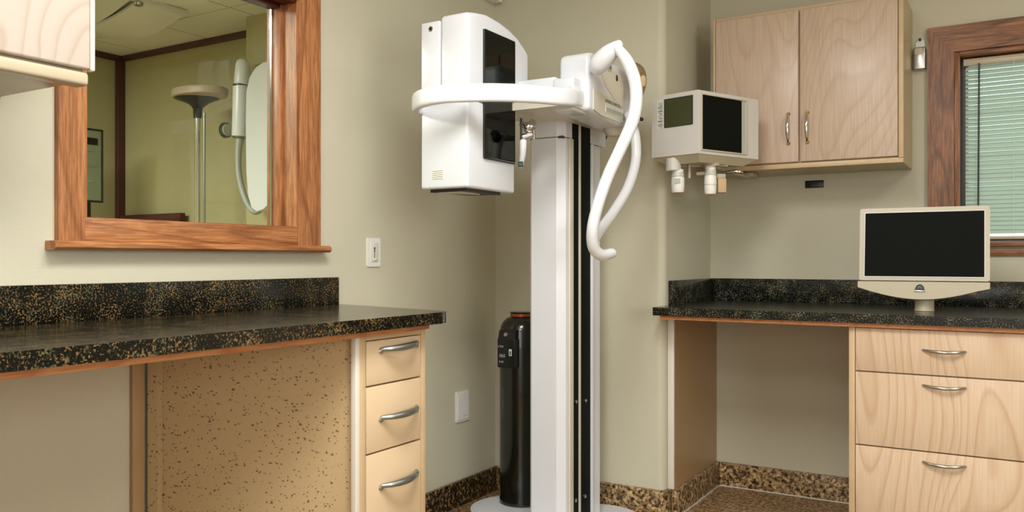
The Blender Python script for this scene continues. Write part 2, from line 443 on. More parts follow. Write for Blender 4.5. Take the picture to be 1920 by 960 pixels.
box('jamb', 'oak_vertical', (XL-WT, XL+ct-.004, wy0-.001, wy0+.008, wz0, wz1), win)
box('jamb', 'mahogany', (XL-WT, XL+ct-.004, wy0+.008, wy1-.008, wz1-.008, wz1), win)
box('jamb', 'oak_along_y', (XL-WT, XL+ct-.004, wy0+.008, wy1-.008, wz0, wz0+.004), win)
box('stop', 'oak_vertical', (XG+.004, XL-.05, wy1-.02, wy1-.008, wz0+.004, wz1-.008), win, bev=.002)
box('stop', 'oak_vertical', (XG+.004, XL-.05, wy0+.008, wy0+.02, wz0+.004, wz1-.008), win, bev=.002)
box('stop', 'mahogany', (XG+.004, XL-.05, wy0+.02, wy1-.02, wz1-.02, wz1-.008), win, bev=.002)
box('chrome_channel', 'chrome', (XG-.004, XG+.004, wy1-.026, wy1-.008, wz0+.004, wz1-.008), win)
box('pane', 'clear_glass', (XG-.003, XG+.001, wy0+.009, wy1-.024, wz0+.005, wz1-.009), win)
# --- alcove window with casing
win2 = srooot('window_2', (.3, YA, 1.2))
ox0, ox1, oz0, oz1 = -.325, .905, 1.165, 2.135
cd = .022
pris('casing', 'walnut_vertical', [(ox0, oz0), (ax0, az0), (ax0, az1), (ox0, oz1)], YA-cd, YA, 'y', win2, bev=.003)
pris('casing', 'walnut_vertical', [(ax1, az0), (ox1, oz0), (ox1, oz1), (ax1, az1)], YA-cd, YA, 'y', win2, bev=.003)
pris('casing', 'walnut_along_x', [(ox0, oz1), (ax0, az1), (ax1, az1), (ox1, oz1)], YA-cd, YA, 'y', win2, bev=.003)
box('casing', 'walnut_along_x', (ax0, ax1, YA-.012, YA, oz0-.03, oz0+.004), win2, bev=.003)
box('sill', 'walnut_along_x', (ax0-.04, ax1+.04, YA-.03, YA+.05, az0-.02, az0+.005), win2, bev=.004)
for (a, b, c, d_, m_) in ((ax0-.001, ax0+.022, az0, az1, 'walnut_vertical'), (ax1-.022, ax1+.001, az0, az1, 'walnut_vertical'),
                          (ax0+.022, ax1-.022, az1-.022, az1, 'walnut_along_x')):
    box('jamb', m_, (a, b, YA-.012, YA+.15, c, d_), win2, bev=.002)
box('sash', 'black_plastic', (ax0+.022, ax0+.05, YA+.06, YA+.1, az0, az1-.02), win2)
box('sash', 'black_plastic', (ax1-.035, ax1-.022, YA+.06, YA+.1, az0, az1-.02), win2)
box('sash', 'black_plastic', (ax0+.035, ax1-.035, YA+.06, YA+.1, az0+.003, az0+.022), win2)
box('sash', 'black_plastic', (ax0+.035, ax1-.035, YA+.06, YA+.1, az1-.05, az1-.022), win2)
box('pane', 'green_glass', (ax0+.033, ax1-.033, YA+.078, YA+.083, az0+.01, az1-.03), win2)
# outside ground and hedge
struct(box('ground', 'grass_green', (-6, 8, YA+.5, 14, -.3, -.1)))

# ================================================================== SIDE ROOM beyond window 1
NX, NY, NZ = -5.01, 3.35, 2.45
struct(box('wall_side_room_left', 'olive_paint', (NX-.1, NX, -2.2, NY+.1, 0, NZ+.1)))
struct(box('wall_side_room_back', 'olive_paint', (NX, XL-WT-.002, NY, NY+.09, 0, NZ+.1)))
struct(box('wall_side_room_pier', 'olive_paint', (-3.60, XL-WT-.002, 3.15, NY, 0, NZ)))
struct(box('wall_side_room_front', 'olive_paint', (NX-.1, XL-WT-.002, -2.3, -2.2, 0, NZ+.1)))
struct(box('floor_side_room', 'floor_stone', (NX-.1, XL-WT-.002, -2.3, NY+.1, -.08, 0)))
cr = struct(box('ceiling_side_room', 'tile_grid', (NX-.1, XL-WT-.002, -2.3, NY+.1, NZ+.014, NZ+.1)))
tile_me = None
yy = NY; 
ys = [NY-.36-k*.61 for k in range(9)]
xs = [NX+.25+k*.61 for k in range(-1, 5)]
for iy in range(8):
    for ix in range(-1, 5):
        y1 = NY-.36-(iy-1)*.61 if iy else NY
        y0 = NY-.36-iy*.61
        x0 = NX+.25+ix*.61; x1 = x0+.61
        x0 = max(x0, NX); x1 = min(x1, XL-WT-.01)
        if x1-x0 < .03: continue
        box('ceiling_tile', 'ceiling_tile_white', (x0+.006, x1-.006, max(y0, -2.2)+.006, y1-.006, NZ, NZ+.015), cr)
struct(box('trim_3', 'maroon_trim', (NX, -3.60, NY-.02, NY, NZ-.038, NZ), bev=.003))
struct(box('trim_4', 'maroon_trim', (NX, NX+.025, -2.2, NY-.02, NZ-.038, NZ), bev=.003))
struct(box('trim_5', 'maroon_trim', (NX, NX+.04, NY-.05, NY, 0, NZ-.038), bev=.004))

# ================================================================== LEFT COUNTER
CT = .955
g = thing('granite_worktop', (XL, 1.0, CT-.05), 'black and gold granite worktop below the left window, with backsplash and rounded corner', 'worktop')
FX = -1.54
def outline_left(off=0, zend=0):
    return [(XL+.001, -.6), (FX-off, -.6), (FX-off, 2.125-off), (FX-.012-off, 2.165-off), (FX-.035-off, 2.19-off), (FX-.08-off, 2.20-off), (XL+.001, 2.325-off)]
pris('slab', 'granite_gold', outline_left(), CT-.036, CT, 'z', g, bev=.012, seg=3)
pris('substrate', 'orange_wood', [(XL+.001, -.59), (FX-.012, -.59), (FX-.012, 1.93), (FX-.03, 2.10), (XL+.001, 2.12)], CT-.051, CT-.036, 'z', g)
box('backsplash', 'granite_gold', (XL+.001, XL+.021, -.6, 2.318, CT, CT+.1), g, bev=.002)
box('light_block_panel', 'maple_edge', (XL+.002, FX-.03, .70, .72, 0, CT-.052), g)  # unseen panel, added to keep light out of the knee space
# left drawer unit
DX = -1.585
UY0, UY1 = 1.80, 2.10
u = thing('drawer_cabinet', (-1.85, 1.95, 0), 'narrow peach laminate cabinet of stacked drawers under the left worktop', 'cabinet')
pris('carcass', 'maple_edge', [(XL+.03, 1.62), (DX-.03, 1.825), (DX-.02, 1.825), (DX-.02, UY1-.003), (XL+.03, UY1-.003)], .1, CT-.052, 'z', u)
box('plinth', 'maple_edge', (XL+.08, DX-.06, UY0+.06, UY1-.03, 0, .1), u)
box('side_panel', 'maple_edge', (XL+.03, DX+.001, UY1-.022, UY1, 0.0, CT-.052), u, bev=.002)
box('stile', 'maple_edge', (DX-.02, DX, UY0-.004, UY0+.02, 0.0, CT-.052), u, bev=.003)
box('edge_strip', 'white_edge', (DX-.02, DX-.001, UY0-.022, UY0-.004, 0.0, CT-.052), u, bev=.002)['label'] = 'whitish vertical edge strip'
box('top_rail', 'maple_edge', (DX-.02, DX-.003, UY0+.02, UY1-.022, .888, CT-.052), u)
for z0, z1, hz in ((.758, .885, .862), (.563, .7525, .662), (.2, .5575, .463)):
    d = box('drawer', 'peach_laminate', (DX-.018, DX, UY0+.023, UY1-.025, z0, z1), u, bev=.0015)
    y0, y1 = UY0+.085, UY1-.05
    n = 9; pp = []
    for k in range(n):
        s = k/(n-1); pp.append((DX+.004+.031*math.sin(PI*s)**.75, y0+(y1-y0)*s, hz-.004+.008*s))
    rr = [.0086*(.75+.5*math.sin(PI*k/(n-1))) for k in range(n)]
    tub('handle', 'pewter', pp, rr, d, n=4, seg=14)
    for yy_ in (y0, y1): cylo('handle_foot', 'nickel', (DX-.001, yy_, hz-.008), (DX+.006, yy_, hz-.004+.008*(yy_ == y1)), .011, .007, d, 14)
# slanted speckled panel and batten
k = thing('knee_panel', (-1.9, 1.68, 0), 'speckled tan board standing in the knee space left of the narrow drawers', 'panel')
a = Vector((XL+.01, 1.545)); b = Vector((DX-.022, 1.795)); b = b
dv = (b-a).normalized(); nv = Vector((-dv.y, dv.x))
pris('board', 'speckled_board', [tuple(a), tuple(b), tuple(b+nv*.018), tuple(a+nv*.018)], .0, CT-.052, 'z', k)
pris('batten', 'speckled_board', [tuple(a-nv*.03), tuple(a+dv*.03-nv*.03), tuple(a+dv*.03-nv*.002), tuple(a-nv*.002)], .0, CT-.052, 'z', k)['label'] = 'narrow speckled corner batten'
box('corner_trim', 'bronze_laminate', (XL+.001, XL+.016, 1.475, 1.51, 0, CT-.052), k, bev=.002)

# left upper cabinet
uc = thing('wall_cabinet', (XL, .7, 1.525), 'pale cream wall cabinet with flowing arch grain, at the upper left over the window', 'cabinet')
UX, UYE = -1.80, 1.135
box('carcass', 'cream_laminate', (XL+.001, UX-.022, .1, UYE-.012, 1.527, 2.3), uc, bev=.004)
box('bottom_rail', 'cream_laminate', (UX-.05, UX-.004, .1, UYE-.008, 1.515, 1.546), uc, bev=.009, seg=4)
for y0, y1 in ((.1, .50), (.504, UYE-.008)):
    d = box('door', 'birch_pale', (UX-.021, UX, y0, y1, 1.552, 2.3), uc, bev=.006, seg=3)
box('edge_strip', 'white_edge', (UX-.021, UX-.001, UYE-.007, UYE+.005, 1.55, 2.3), uc, bev=.005, seg=3)['label'] = 'white edge strip of the door'
box('light_clip', 'maple_edge', (XL+.001, XL+.045, 1.035, 1.075, 1.513, 1.527), uc, bev=.004)

# ================================================================== RIGHT COUNTER
C2 = .92
g = thing('granite_worktop', (-.4, 3.7, C2-.05), 'black granite worktop in the right alcove beneath the window and wall cabinet', 'worktop')
FY = 3.30
pris('slab', 'granite_green', [(-1.30, FY), (.35, FY), (.35, YA-.001), (XC+.001, YA-.001), (XC+.001, YB-.001), (-1.30, YB-.001)], C2-.034, C2, 'z', g, bev=.009, seg=3)
box('substrate', 'orange_wood', (-1.272, .345, FY+.012, YA-.001, C2-.05, C2-.034), g)
box('backsplash', 'granite_green', (XC+.022, .35, YA-.021, YA-.001, C2, C2+.108), g, bev=.002)
box('backsplash', 'granite_green', (XC+.001, XC+.021, 3.49, YA-.001, C2, C2+.108), g, bev=.002)
sp = thing('side_panel', (-1.288, 3.7, 0), 'bronze laminate panel with white front edge, left side of the right knee space', 'panel')
box('board', 'bronze_laminate', (XC+.001, PX, 3.49, YA-.001, 0, C2-.051), sp)
box('front_board', 'bronze_laminate', (-1.30+.008, PX, FY+.035, YB+.05, bh, C2-.051), sp) if False else None
box('front_edge', 'white_edge', (XC+.001, PX, 3.478, 3.49, bh, C2-.051), sp, bev=.003)['label'] = 'white front edge strip'
# drawer unit right
u = thing('drawer_cabinet', (-.2, 3.7, 0), 'wide birch drawer cabinet under the right worktop beside the knee space', 'cabinet')
RY = 3.335; UX0, UX1 = -.532, .13
box('carcass', 'maple_edge', (UX0+.002, UX1, RY+.02, YA-.03, .1, C2-.052), u)
box('plinth', 'maple_edge', (UX0+.01, UX1-.01, RY+.07, YA-.05, 0, .1), u)
box('stile', 'maple_edge', (UX0, UX0+.022, RY, RY+.02, 0, C2-.052), u, bev=.002)
box('stile', 'maple_edge', (UX1-.022, UX1, RY, RY+.02, 0, C2-.052), u, bev=.002)
for z0, z1, hz in ((.7065, .866, .795), (.4315, .7015, .668), (.112, .4265, .392)):
    d = box('drawer', 'birch', (UX0+.024, UX1-.024, RY-.001, RY+.018, z0, z1), u, bev=.0015)
    hx = -.213; hw = .067; n = 9; pp = []
    for kk in range(n):
        s = kk/(n-1); pp.append((hx-hw+2*hw*s, RY-.003-.026*math.sin(PI*s)**.7, hz-.004*math.sin(PI*s)))
    tub('handle', 'nickel', pp, [.0046+.0022*math.sin(PI*q/(n-1)) for q in range(n)], d, n=4, seg=12)
# ================================================================== RIGHT WALL CABINET
uc = thing('wall_cabinet', (-.78, YA, 1.52), 'birch wall cabinet with two doors and chrome pulls above the right worktop', 'cabinet')
cx0, cx1, CY, cz0, cz1 = -1.182, -.39, 3.745, 1.52, 2.225
box('carcass', 'maple_edge', (cx0, cx1, CY+.02, YA-.001, cz0+.012, cz1), uc)
box('side_panel', 'under_panel', (cx1-.001, cx1+.003, CY+.016, YA-.001, cz0, cz1), uc)
box('stile', 'maple_edge', (cx1-.016, cx1+.003, CY-.002, CY+.018, cz0+.02, cz1), uc, bev=.002)
box('stile', 'maple_edge', (cx0, cx0+.010, CY, CY+.02, cz0+.01, cz1), uc, bev=.002)
box('bottom_rail', 'maple_edge', (cx0, cx1+.002, CY+.004, CY+.024, cz0, cz0+.022), uc, bev=.003)
box('bottom_panel', 'under_panel', (cx0, cx1, CY+.024, YA-.001, cz0+.002, cz0+.012), uc)
for x0, x1, hx in ((cx0+.011, -.803, -.845), (-.797, cx1-.018, -.765)):
    d = box('door', 'birch_upper', (x0, x1, CY-.002, CY+.018, cz0+.026, cz1-.016), uc, bev=.005, seg=3)
    zc = 1.693; n = 9
    pp = [(hx, CY-.004-.024*math.sin(PI*q/(n-1))**.6, zc-.062+.124*q/(n-1)) for q in range(n)]
    tub('handle', 'chrome', pp, [.0045+.003*math.sin(PI*q/(n-1)) for q in range(n)], d, n=4, seg=12)
    for zz in (zc-.064, zc+.064):
        cylo('handle_foot', 'brass', (hx, CY-.010, zz), (hx, CY-.001, zz), .0065, .0085, d, 14)
pl = thing('plaque', (-.80, YA, 1.50), 'small black plaque on the wall beneath the birch wall cabinet', 'sign')
pz = 1.477
box('plate', 'black_plastic', (-.845, -.762, YA-.006, YA-.001, pz-.019, pz+.016), pl, bev=.001)
text('lettering', 'calat', .016, 'lens_grey', frame_m((-.807, YA-.0065, pz-.006), (1, 0, 0), (0, 0, 1)), pl, .0003)
tub('arrow', 'lens_grey', [(-.83, YA-.0065, pz+.006), (-.79, YA-.0065, pz+.0065), (-.782, YA-.0065, pz+.003)], .0009, pl, sm=False, seg=6)
dp = thing('wall_bracket', (-.36, YA, 2.0), 'small brushed metal holder hung on the wall right of the birch cabinet', 'holder')
dx = -.355
box('body', 'nickel', (dx-.024, dx+.024, YA-.04, YA-.001, 1.955, 2.055), dp, bev=.006, seg=3)
box('window', 'cream_laminate', (dx-.019, dx+.010, YA-.0415, YA-.0395, 2.022, 2.05), dp)
pris('hanger', 'plate_white', [(dx-.02, 2.05), (dx+.02, 2.05), (dx+.016, 2.085), (dx+.004, 2.098), (dx-.008, 2.095), (dx-.018, 2.08)], YA-.006, YA-.001, 'y', dp)
cylo('nail', 'dark_plastic', (dx, YA-.001, 2.09), (dx, YA-.018, 2.092), .005, .006, dp, 10)

# ================================================================== BLIND
bl = thing('mini_blind', (.29, YA+.03, 2.0), 'pale green horizontal mini blind in the walnut framed window', 'blind')
bx0, bx1 = ax0+.042, ax1-.04
box('headrail', 'cream_laminate', (bx0-.008, bx1+.008, YA+.018, YA+.045, az1-.06, az1-.03), bl, bev=.002)
sm_ = None; top = az1-.072; pitch = .0186; i = 0; z = top
while z > az0+.03:
    if sm_ is None:
        bm = bmesh.new(); n = 4; w_ = .025; ang = math.radians(52)
        row = []
        for q in range(n+1):
            s = q/n-.5; y = s*w_; c_ = .0022*(1-4*s*s)
            yy_ = y*math.cos(ang)-c_*math.sin(ang); zz_ = y*math.sin(ang)+c_*math.cos(ang)
            row.append([bm.verts.new((x, yy_, zz_)) for x in (bx0, bx1)])
        for r0, r1 in zip(row, row[1:]): bm.faces.new((r0[0], r0[1], r1[1], r1[0]))
        s0 = finish('slat', bm, 'blind_slat', bl); s0.location = (0, 0, 0)
        for v in s0.data.vertices: v.co += Vector(bl.location)   # back to world offsets
        for v in s0.data.vertices: v.co -= Vector((0, 0, 0))
        for v in s0.data.vertices: v.co -= Vector((.29, 0, 0))
        sm_ = s0; s0.location = (0, 0, z-2.0)
        s = s0
    else:
        s = sm_.copy(); COL.objects.link(s); s.parent = bl; s.location = (0, 0, z-2.0)
    s.rotation_euler = (random.uniform(-.06, .06), random.uniform(-.0012, .0012), 0)
    z -= pitch; i += 1
box('bottom_rail', 'cream_laminate', (bx0, bx1, YA+.022, YA+.042, az0+.012, az0+.026), bl, bev=.003)
cylo('wand', 'dark_plastic', (-.128, YA+.008, az1-.055), (-.132, YA+.008, 1.25), .0035, None, bl, 10)
for x in (.0, .34, .68):
    cylo('cord', 'plate_white', (x, YA+.0165, az1-.05), (x, YA+.0165, az0+.02), .0009, None, bl, 6)

# ================================================================== WALL PLATES
sw = thing('dimmer_switch', (XL, 2.53, 1.15), 'white slide dimmer switch on the left wall right of the window', 'switch')
pris('plate', 'plate_white', rrect(2.494, 2.572, 1.093, 1.206, .006), XL, XL+.006, 'x', sw, bev=.002)
box('rocker', 'label_white', (XL+.006, XL+.009, 2.511, 2.555, 1.112, 1.188), sw, bev=.001)
box('slot', 'seam_dark', (XL+.009, XL+.0095, 2.531, 2.534, 1.12, 1.17), sw)
box('slider', 'plate_white', (XL+.009, XL+.015, 2.526, 2.539, 1.118, 1.126), sw, bev=.001)
cylo('dot', 'ink', (XL+.009, 2.532, 1.165), (XL+.0105, 2.532, 1.165), .004, None, sw, 12)
cylo('dot', 'ink', (XL+.009, 2.532, 1.155), (XL+.0105, 2.532, 1.155), .003, None, sw, 12)
so = thing('wall_plate', (XL, 3.15, .45), 'blank white plate low on the left wall above the dark baseboard', 'plate')
pris('plate', 'plate_white', rrect(3.10, 3.20, .38, .518, .004), XL, XL+.007, 'x', so, bev=.002)
pris('cover', 'plate_white', rrect(3.108, 3.193, .39, .508, .003), XL+.007, XL+.010, 'x', so, bev=.001)
for i in range(6): box('mark', 'label_grey', (XL+.010, XL+.0105, 3.15+i*.006, 3.154+i*.006, .402, .405), so)
for i in range(3): box('mark', 'label_grey', (XL+.010, XL+.0105, 3.15+i*.008, 3.153+i*.008, .498, .500), so)
se = thing('corner_sensor', (XL+.1, YB-.05, 2.45), 'white wall box at the very top of the room corner', 'sensor')
box('housing', 'plate_white', (XL+.001, XL+.055, YB-.15, YB-.02, 2.362, 2.46), se, bev=.004)
box('front', 'machine_cream', (XL+.055, XL+.058, YB-.14, YB-.03, 2.372, 2.45), se)

# ================================================================== X-RAY MACHINE
mc = thing('dental_xray_unit', (-1.6, 3.02, 0), 'white panoramic dental x-ray unit on a tall column in the room corner', 'x-ray machine')
# base plate: hull of three discs
def hull(circs, n=40):
    pts = []
    for cx, cy, r_ in circs:
        for k_ in range(n): pts.append((cx+r_*math.cos(2*PI*k_/n), cy+r_*math.sin(2*PI*k_/n)))
    pts = sorted(set(pts))
    def half(ps):
        h = []
        for p in ps:
            while len(h) >= 2 and (h[-1][0]-h[-2][0])*(p[1]-h[-2][1])-(h[-1][1]-h[-2][1])*(p[0]-h[-2][0]) <= 1e-9: h.pop()
            h.append(p)
        return h
    a_ = half(pts); b_ = half(pts[::-1]); return a_[:-1]+b_[:-1]
pris('base_plate', 'machine_white', hull([(-1.868, 3.14, .205), (-1.515, 3.215, .18), (-1.6, 2.86, .2)]), 0, .03, 'z', mc, bev=.008, seg=3)
# column
X0, X1, Y0, Y1 = -1.661, -1.509, 2.884, 3.225
CTOP = 1.675
ch = .028
def colpts(x0, x1, y0, y1, c): return [(x0+.012, y0), (x1-c, y0), (x1, y0+c), (x1, y1), (x0, y1), (x0, y0+.012)]
col = pris('column', 'machine_white', colpts(X0, X1, Y0, Y1, ch), .03, 1.600, 'z', mc, bev=.003)
pris('column_cap', 'machine_white', colpts(X0-.002, X1+.002, Y0-.002, Y1+.055, ch), 1.603, CTOP, 'z', mc, bev=.003)
box('cap_seam', 'seam_dark', (X0+.004, X1-.003, Y0+.004, Y1-.004, 1.597, 1.606), mc)
def yv(v): return Y0+v
box('groove', 'black_groove', (X1-.002, X1+.0025, yv(.078), yv(.134), .03, CTOP-.002), mc)
box('rail', 'machine_cream', (X1-.002, X1+.006, yv(.134), yv(.150), .03, CTOP-.002), mc, bev=.001)
box('groove', 'black_groove', (X1-.002, X1+.0025, yv(.150), yv(.243), .03, CTOP-.002), mc)
box('side_trim', 'machine_cream', (X1, X1+.010, yv(.045), yv(.078), .03, 1.600), mc, bev=.003)
box('side_trim', 'machine_white', (X1, X1+.012, yv(.243), yv(.262), .03, 1.600), mc, bev=.003)
for v_, z in ((.112, .515), (.195, .505), (.105, .06), (.19, .075), (.112, .12), (.195, .13)):
    pass
for v_, py in ((.110, 753), (.196, 751), (.105, 938), (.190, 930)):
    q = Vector((X1, yv(v_), 0)); dd = q.dot(F); z = H-(py-487)/1560*dd
    lath('screw', 'chrome', [(.0075, 0), (.0075, .003), (.005, .005)], (0, 0, 0), mc, 14, xf=Matrix.Translation((X1+.0025, yv(v_), z)) @ Matrix.Rotation(PI/2, 4, 'Y'))
# carriage plate under arm
pris('carriage_plate', 'machine_cream', rrect(-1.672, -1.335, 2.60, 3.262, .05), 1.664, 1.692, 'z', mc, bev=.008, seg=3)
# arm block towards the head
box('arm_block', 'machine_white', (-1.60, -1.422, 2.66, 3.05, 1.69, 1.785), mc, bev=.01, seg=3)
box('arm_block', 'machine_white', (-1.43, -1.345, 2.655, 2.78, 1.655, 1.775), mc, bev=.008, seg=3)
box('latch', 'plate_white', (-1.352, -1.338, 2.646, 2.70, 1.672, 1.742), mc, bev=.003)
# tube head
TX0, TX1, TY0, TY1 = -1.435, -1.312, 2.712, 3.115
bm = bmesh.new()
prism(bm, [(TY0, 1.662), (TY0+.09, 1.652), (TY1-.1, 1.640), (TY1, 1.655), (TY1, 1.84), (TY1-.03, 1.872), (TY0+.03, 1.878), (TY0, 1.862)], TX0, TX1, 'x')
bmesh.ops.recalc_face_normals(bm, faces=bm.faces)
bmesh.ops.bevel(bm, geom=list(bm.edges), offset=.016, segments=4, affect='EDGES', profile=.5)
finish('tube_head', bm, 'machine_white', mc, 50)
th = [o for o in mc.children if o.name.startswith('tube_head')][0]
pris('side_recess', 'machine_cream', [(TY0+.075, 1.83), (TY0+.12, 1.845), (TY0+.27, 1.835), (TY0+.30, 1.80), (TY0+.30, 1.71), (TY0+.21, 1.735), (TY0+.13, 1.775)], TX1-.001, TX1+.004, 'x', th, bev=.003)
pris('nameplate', 'machine_cream', [(TY0+.035, 1.742), (TY0+.30, 1.725), (TY0+.30, 1.652), (TY0+.10, 1.655), (TY0+.035, 1.668)], TX1-.001, TX1+.003, 'x', th, bev=.001)
lp = box('label_strip', 'label_white', (TX1+.003, TX1+.0045, TY0+.135, TY0+.33, 1.673, 1.706), th)
lab = box('label_print', 'label_grey', (TX1+.0045, TX1+.0052, TY0+.14, TY0+.33, 1.676, 1.692), th)
text('lettering', 'IUMAKXONRORG', .018, 'ink', frame_m((TX1+.0032, TY0+.205, 1.715), (0, 1, -.02), (0, 0, 1)), th, .0003)
lath('sensor_button', 'dark_plastic', [(.008, 0), (.007, .004)], (0, 0, 0), th, 16, sx=1.6, xf=Matrix.Translation((TX1+.003, TY0+.235, 1.818)) @ Matrix.Rotation(PI/2, 4, 'Y'))
lath('button_bezel', 'label_grey', [(.020, 0), (.019, .004), (.016, .005)], (0, 0, 0), th, 20, xf=Matrix.Translation((TX1+.003, TY0+.165, 1.862-.012)) @ Matrix.Rotation(PI/2, 4, 'Y'))
for i in range(2): box('button_mark', 'ink', (TX1+.008, TX1+.0088, TY0+.157+i*.012, TY0+.162+i*.012, 1.838, 1.862), th)
lath('under_bumper', 'machine_cream', [(.03, 0), (.045, .02), (.045, .035)], (TX1-.06, TY1-.045, 1.615), mc, 20)
# ring arm round the head
rp = [(-1.345, 2.70, 1.705), (-1.333, 2.62, 1.692), (-1.345, 2.53, 1.682), (-1.395, 2.40, 1.674), (-1.475, 2.285, 1.666), (-1.58, 2.21, 1.66), (-1.67, 2.21, 1.656), (-1.735, 2.25, 1.655), (-1.77, 2.31, 1.656), (-1.79, 2.45, 1.66), (-1.795, 2.58, 1.67), (-1.74, 2.68, 1.68), (-1.62, 2.72, 1.69)]
tub('ring_arm', 'handle_white', rp, .03, mc, flat=(.015, .030), seg=20)
# sensor head housing
hx0, hx1, hy0 = -1.774, -1.574, 2.32
prof_up = [(hy0, 1.662), (hy0+.40, 1.662), (hy0+.414, 1.70), (hy0+.414, 1.895), (hy0+.395, 1.912), (hy0+.333, 1.944), (hy0+.27, 1.962), (hy0+.20, 1.973), (hy0+.12, 1.977), (hy0+.06, 1.968), (hy0, 1.956)]
prof_lo = [(hy0, 1.364), (hy0+.31, 1.364), (hy0+.31, 1.664), (hy0, 1.664)]
def bevel_hull(name, mat, prof, x0, x1, bev, seg=4):
    bm = bmesh.new(); prism(bm, prof, x0, x1, 'x'); bmesh.ops.recalc_face_normals(bm, faces=bm.faces)
    es = [e for e in bm.edges if e.calc_face_angle(0) > math.radians(60)]
    bmesh.ops.bevel(bm, geom=es, offset=bev, segments=seg, affect='EDGES', profile=.5)
    return finish(name, bm, mat, mc, 40)
hu = bevel_hull('head_upper', 'machine_white', prof_up, hx0+.085, hx1, .014)
hl = bevel_hull('head_lower', 'machine_white', prof_lo, hx0+.002, hx1, .010)
box('side_cover', 'machine_white', (hx0, hx0+.083, hy0+.004, hy0+.30, 1.662, 1.945), mc, bev=.006, seg=3)['label'] = 'narrow side cover with a camera hole'
lath('camera_hole', 'chrome', [(.009, 0), (.009, .003), (.0065, .004)], (0, 0, 0), mc, 18, xf=Matrix.Translation((hx0+.045, hy0+.004, 1.92)) @ Matrix.Rotation(PI/2, 4, 'X'))
cylo('camera_lens', 'black_plastic', (hx0+.045, hy0+.003, 1.92), (hx0+.045, hy0-.001, 1.92), .0055, None, mc, 14)
box('seam', 'seam_dark', (hx0+.002, hx1-.004, hy0+.005, hy0+.30, 1.658, 1.664), mc)
# dark window on the head: frame, recess shapes and smoked pane
wy_0, wy_1 = hy0+.098, hy0+.298
box('window_back', 'black_groove', (hx1-.0005, hx1+.0015, wy_0, wy_1, 1.478, 1.914), mc, bev=.0005)
for z0, z1, sh in ((1.705, 1.84, 1), (1.56, 1.64, 2), (1.50, 1.545, 0)):
    if sh == 1: pp = [(wy_0+.01, z0), (wy_1-.07, z0), (wy_1-.10, z0+.05), (wy_1-.065, z0+.085), (wy_0+.06, z0+.08), (wy_0+.01, z0+.06)]
    elif sh == 2: pp = [(wy_0+.01, z0), (wy_1-.10, z0+.01), (wy_1-.06, z0+.06), (wy_0+.07, z0+.055), (wy_0+.01, z0+.035)]
    else: pp = [(wy_0+.01, z0), (wy_1-.06, z0), (wy_1-.06, z0+.03), (wy_0+.01, z0+.035)]
    pris('chin_rest_shape', 'lens_grey', pp, hx1+.0015, hx1+.0035, 'x', mc, bev=.0008)
pris('window_pane', 'smoke_glass', [(wy_0, 1.474), (wy_1, 1.482), (wy_1, 1.915), (wy_1-.05, 1.919), (wy_0, 1.916)], hx1+.0055, hx1+.0075, 'x', mc)
for d_ in ((wy_0-.004, wy_0, 1.474, 1.918), (wy_1, wy_1+.003, 1.478, 1.918), (wy_0, wy_1, 1.470, 1.475), (wy_0, wy_1, 1.916, 1.920)):
    box('window_frame', 'dark_plastic', (hx1-.001, hx1+.007, *d_), mc)
# label on lower head, vents under it
box('vent_label', 'label_white', (hx0+.05, hx0+.10, hy0-.0005, hy0+.003, 1.395, 1.43), mc)
for i in range(5): box('vent_line', 'ink', (hx0+.053, hx0+.097, hy0-.001, hy0, 1.398+i*.0066, 1.3990+i*.0066), mc)
pris('under_slot', 'dark_plastic', [(hx0+.03, hy0+.02), (hx1-.02, hy0+.02), (hx1-.02, hy0+.24), (hx0+.06, hy0+.2)], 1.354, 1.366, 'z', mc, bev=.003)
pris('under_lip', 'machine_cream', [(hx0+.05, hy0+.03), (hx1-.05, hy0+.03), (hx1-.05, hy0+.15)], 1.350, 1.356, 'z', mc)
# chrome clamp, tag
q = P(989, 243, 3.16)
bm = bmesh.new()
tube(bm, [P(978, 232, 3.12), P(987, 238, 3.12), P(996, 236, 3.12), P(999, 228, 3.13)], [.012, .02, .02, .012], seg=14)
cyl(bm, P(980, 258, 3.12), P(998, 252, 3.12), .016, .012, 16); cyl(bm, P(1000, 226, 3.13), P(1001, 262, 3.13), .007, .007, 12)
finish('clamp', bm, 'chrome', mc, 50)
cylo('hinge_pin', 'dark_plastic', P(977, 222, 3.09), P(977, 262, 3.09), .004, None, mc, 12)
bm = bmesh.new(); a_ = P(972, 266, 3.08); b_ = P(980, 300, 3.08)
tube(bm, [P(981, 266, 3.09), P(980, 290, 3.085), P(976, 312, 3.08)], [.014, .012, .009], seg=10)
finish('strap', bm, 'handle_white', mc, 50)
box('strap_tag', 'black_plastic', (-.009, .009, -.003, .003, -.010, .010), mc, xf=Matrix.Translation(P(976, 308, 3.05)) @ Matrix.Rotation(YAW, 4, 'Z'))
box('tag_chip', 'teal_chip', (-.006, .006, -.004, .0, -.006, .006), mc, xf=Matrix.Translation(P(976, 308, 3.049)) @ Matrix.Rotation(YAW, 4, 'Z'))
